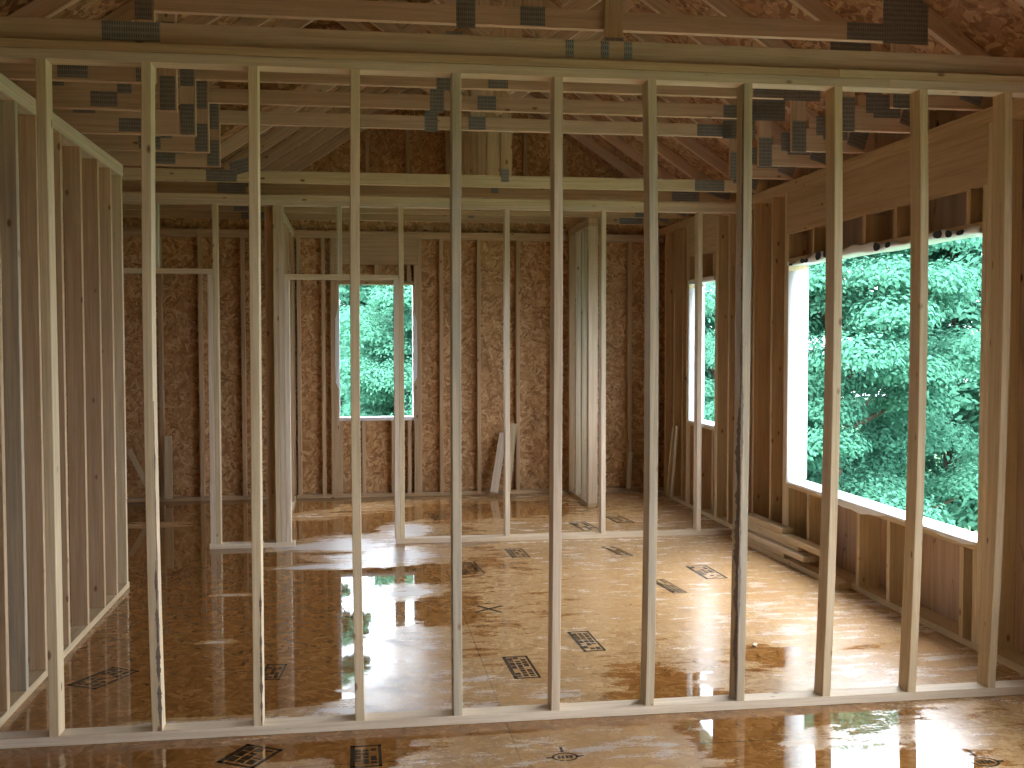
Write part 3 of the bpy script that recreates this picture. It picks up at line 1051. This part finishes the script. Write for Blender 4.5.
# stack by the right wall
gp = 'stacked boards by the right wall'
PILE = [
    # near end (pixel), far end y, x near, x far, layer, label
    ((838, 584), 3.86, 4.333, 4.27, 0, 'longest board, on the floor at the bottom of the stack by the right wall'),
    ((784, 554), 3.80, 4.310, 4.27, 1, 'board second from the floor in the stack by the right wall, its end set back'),
    ((803, 556), 3.88, 4.300, 4.26, 2, 'pale board third from the floor, sticking out of the stack by the right wall'),
    ((798, 546), 3.66, 4.333, 4.315, 3, 'board fourth from the floor, half hidden behind the pale one in the stack'),
    ((820, 545), 3.62, 4.333, 4.310, 4, 'long board fifth from the floor in the stack, set back towards the wall'),
    ((782, 526), 3.72, 4.325, 4.305, 5, 'short board topmost on the stack by the right wall'),
]
for pn, y1, xa, xb_, lay, lab in PILE:
    y0 = onx(*pn, xa-W2/2).y
    zc = T2/2+.001+lay*(T2+.001)
    loose('loose_board', lab, (xa, y0, zc), (xb_, y1, zc), W2, T2, X, PINE_PALE if lay == 2 else PINE, gp)

gl = 'short boards leaning on the walls'


def lean(label, pb, pt, w, t, wdir, mat=PINE):
    return loose('leaning_board', label, pb, pt, w, t, wdir, mat, gl)


a = ony(494, 489, 6.45); b = ony(503, 436, 6.595)
lean('shorter of two boards leaning on the back wall', (a.x, 6.45, .045), (b.x, 6.597, .64), W2*.9, .02, X, PINE_PALE)
a = ony(507, 489, 6.45); b = ony(514, 425, 6.595)
lean('taller of two boards leaning on the back wall, nearer the closet stub', (a.x, 6.46, .045), (b.x, 6.597, .74), W2*.8, .02, X, PINE)
a = ony(169, 497, 6.5); b = ony(168, 434, 6.59)
lean('upright short board leaning on the back wall through the far doorway', (a.x, 6.50, .045), (b.x, 6.597, .66), W2*.8, .03, X, PINE)
a = ony(150, 490, 6.3); b = ony(129, 446, 6.59)
lean('slanting board leaning behind the end of the close set partition', (a.x+.05, 6.35, .02), (b.x, 6.595, .52), W2*.6, .03, X, PINE)
a = ony(630, 491, 6.5)
lean('narrow board leaning on the back wall beyond the closet stub', (a.x-.02, 6.50, .045), (a.x+.03, 6.595, .42), W2*.5, .02, X, PINE)
lean('board leaning on the right wall between back corner and narrow window', (4.335, 5.86, .045), (4.366, 5.79, .76), W2*.7, .02, Y, PINE_PALE)
lean('board leaning on the right wall, on the corner side of its neighbour', (4.335, 6.02, .045), (4.366, 5.90, .74), W2*.6, .02, Y, PINE)

# scraps on the floor
for px, py, l, ang, lab in ((755, 645, .05, 60, 'pale wood chip on the wet floor beside the bark edged stud'),):
    c = onz(px, py, .006)
    a = math.radians(ang)
    d = Vector((math.cos(a), math.sin(a), 0))*l/2
    tag(board('wood_scrap', c-d, c+d, .018, .010, (-d.y, d.x, 0), PINE_PALE), lab, 'wood scrap')

# ------------------------------------------------------------------ outside
me = bpy.data.meshes.new('ground')
me.from_pydata([(-60, -60, -3.2), (80, -60, -3.2), (80, 80, -3.2), (-60, 80, -3.2)], [], [(0, 1, 2, 3)])
me.materials.append(GRASS)
tag(link(bpy.data.objects.new('ground', me)), 'grass outside below the house', 'ground', kind='structure')

LEAF = [leaf_mat('leaves_bright', (0.062, 0.205, 0.135), (0.105, 0.30, 0.205)), leaf_mat('leaves_mid', (0.055, 0.18, 0.12), (0.095, 0.275, 0.185)), leaf_mat('leaves_dark', (0.04, 0.14, 0.09), (0.07, 0.21, 0.135))]


def tree(label, x, y, zb, ztop, rad, n_clump, leaves, size, mat, seed, narrow=1.0):
    rg = np.random.default_rng(seed)
    o = empty('tree', (x, y, zb), label=label, cat='tree', group='trees outside the windows')
    # trunk and boughs
    vs, fs = [], []

    def limb(p, q, r0, r1):
        p, q = np.array(p), np.array(q)
        d = (q-p)/np.linalg.norm(q-p)
        e = np.cross(d, [.3, .9, .1]); e /= np.linalg.norm(e); f = np.cross(d, e)
        b = len(vs)
        for pp, r in ((p, r0), ((p+q)/2+rg.normal(0, .05, 3), (r0+r1)/2), (q, r1)):
            for k in range(7):
                a = 2*math.pi*k/7
                vs.append(tuple(pp+r*(math.cos(a)*e+math.sin(a)*f)))
        for i in range(2):
            for k in range(7):
                fs.append((b+i*7+k, b+i*7+(k+1) % 7, b+i*7+7+(k+1) % 7, b+i*7+7+k))
    H = ztop-zb
    limb((x, y, zb), (x, y, zb+H*.85), .05*rad+.06, .03)
    cl = []
    for i in range(n_clump):
        u = rg.uniform(.02, 1)
        h = zb+H*(.12+.86*u)
        rr = .76*rad*narrow*math.sin(math.pi*min(.98, .22+.74*u))**.7*rg.uniform(.3, 1.0)
        a = rg.uniform(0, 2*math.pi)
        c = np.array([x+rr*math.cos(a), y+rr*math.sin(a), h])
        cl.append((c, rad*rg.uniform(.17, .26)))
        if i % 4 == 0:
            limb((x, y, h-rad*.35), c, .05, .012)
    mesh_obj('trunk', vs, fs, TRUNK, o)
    per = leaves//n_clump
    C = np.concatenate([np.repeat(c[None], per, 0) for c, r in cl]); Rr = np.repeat([r for c, r in cl], per)
    n = len(C)
    d = rg.normal(size=(n, 3)); d[:, 2] = np.abs(d[:, 2])*.9-.25; d /= np.linalg.norm(d, axis=1)[:, None]
    P = C + d*(Rr*rg.uniform(.55, 1.05, n))[:, None]*np.array([1.15, 1.15, .75])
    nrm = d*.9+np.array([0, 0, .45])+rg.normal(0, .28, (n, 3)); nrm /= np.linalg.norm(nrm, axis=1)[:, None]
    t = np.cross(nrm, rg.normal(size=(n, 3))); t /= np.linalg.norm(t, axis=1)[:, None]
    b = np.cross(nrm, t)
    s = (size*rg.uniform(.6, 1.3, n))[:, None]
    # a leaf: pointed, folded along its rib
    v = np.stack([P-t*s, P+b*s*.5-t*s*.1+nrm*s*.12, P+t*s, P-b*s*.5-t*s*.1+nrm*s*.12], 1).reshape(-1, 3)
    me = bpy.data.meshes.new('crown')
    me.vertices.add(4*n); me.vertices.foreach_set('co', (v-np.array([x, y, zb])).astype(np.float32).reshape(-1))
    me.loops.add(4*n); me.loops.foreach_set('vertex_index', np.arange(4*n, dtype=np.int32))
    me.polygons.add(n); me.polygons.foreach_set('loop_start', (np.arange(n)*4).astype(np.int32)); me.polygons.foreach_set('loop_total', np.full(n, 4, dtype=np.int32))
    at = me.attributes.new('tone', 'FLOAT', 'FACE'); at.data.foreach_set('value', rg.uniform(0, 1, n).astype(np.float32))
    me.materials.append(mat)
    me.update(calc_edges=True); me.validate()
    c = bpy.data.objects.new('crown', me); link(c, o)
    return o


tree('leafy tree filling the middle of the wide window', 8.2, 10.4, -3.2, 4.3, 2.6, 120, 240000, .038, LEAF[0], 11)
tree('tree with a thinner top at the near side of the wide window', 12.4, 10.4, -3.2, 4.3, 2.1, 100, 140000, .043, LEAF[0], 12)
tree('leafy tree seen through the narrow window', 7.0, 16.6, -3.2, 4.0, 2.4, 100, 140000, .043, LEAF[1], 13)
tree('farther tree showing behind in the wide window', 13.4, 16.0, -3.2, 5.6, 3.4, 120, 60000, .10, LEAF[1], 14)
tree('farther tree behind the one in the narrow window', 11.4, 24.6, -3.2, 6.2, 3.4, 120, 60000, .10, LEAF[1], 16)
tree('leafy tree in the middle of the back window', 2.3, 15.0, -3.2, 3.1, 2.2, 110, 190000, .038, LEAF[0], 21)
tree('tall narrow tree standing behind at the edge of the back window', .45, 20.2, -3.2, 8.4, 1.6, 90, 45000, .09, LEAF[1], 22)
tree('tree standing behind at the other edge of the back window', 4.6, 20.4, -3.2, 3.7, 2.4, 90, 35000, .09, LEAF[1], 23)
tree('distant tree closing the view behind the back window', 1.9, 27.0, -3.2, 3.9, 3.6, 90, 40000, .11, LEAF[2], 24)

# ------------------------------------------------------------------ overcast daylight
wd = bpy.data.worlds.new('overcast_sky')
SC.world = wd
wd.use_nodes = True
nt = wd.node_tree
nt.nodes.clear()
bg = nt.nodes.new('ShaderNodeBackground'); wo = nt.nodes.new('ShaderNodeOutputWorld')
tc = nt.nodes.new('ShaderNodeTexCoord'); sp = nt.nodes.new('ShaderNodeSeparateXYZ'); rp = nt.nodes.new('ShaderNodeValToRGB')
nt.links.new(tc.outputs['Generated'], sp.inputs[0]); nt.links.new(sp.outputs[2], rp.inputs[0])
e = rp.color_ramp.elements
e[0].position = 0.0; e[0].color = (0.46, 0.52, 0.62, 1)
e[1].position = 0.8; e[1].color = (0.90, 0.945, 1.0, 1)
nt.links.new(rp.outputs[0], bg.inputs[0]); nt.links.new(bg.outputs[0], wo.inputs[0])
bg.inputs[1].default_value = 6.5

# a weak veiled sun high over the right-hand side
sd = bpy.data.lights.new('veiled_sun', 'SUN')
sd.energy = 1.0; sd.angle = math.radians(25); sd.color = (1.0, 0.97, 0.9)
so = bpy.data.objects.new('veiled_sun', sd); link(so)
so.rotation_euler = (math.radians(28), math.radians(-20), 0)

vs_ = SC.view_settings
vs_.view_transform = 'Standard'; vs_.look = 'None'; vs_.gamma = 1.0; vs_.use_curve_mapping = False
vs_.exposure = 1.53
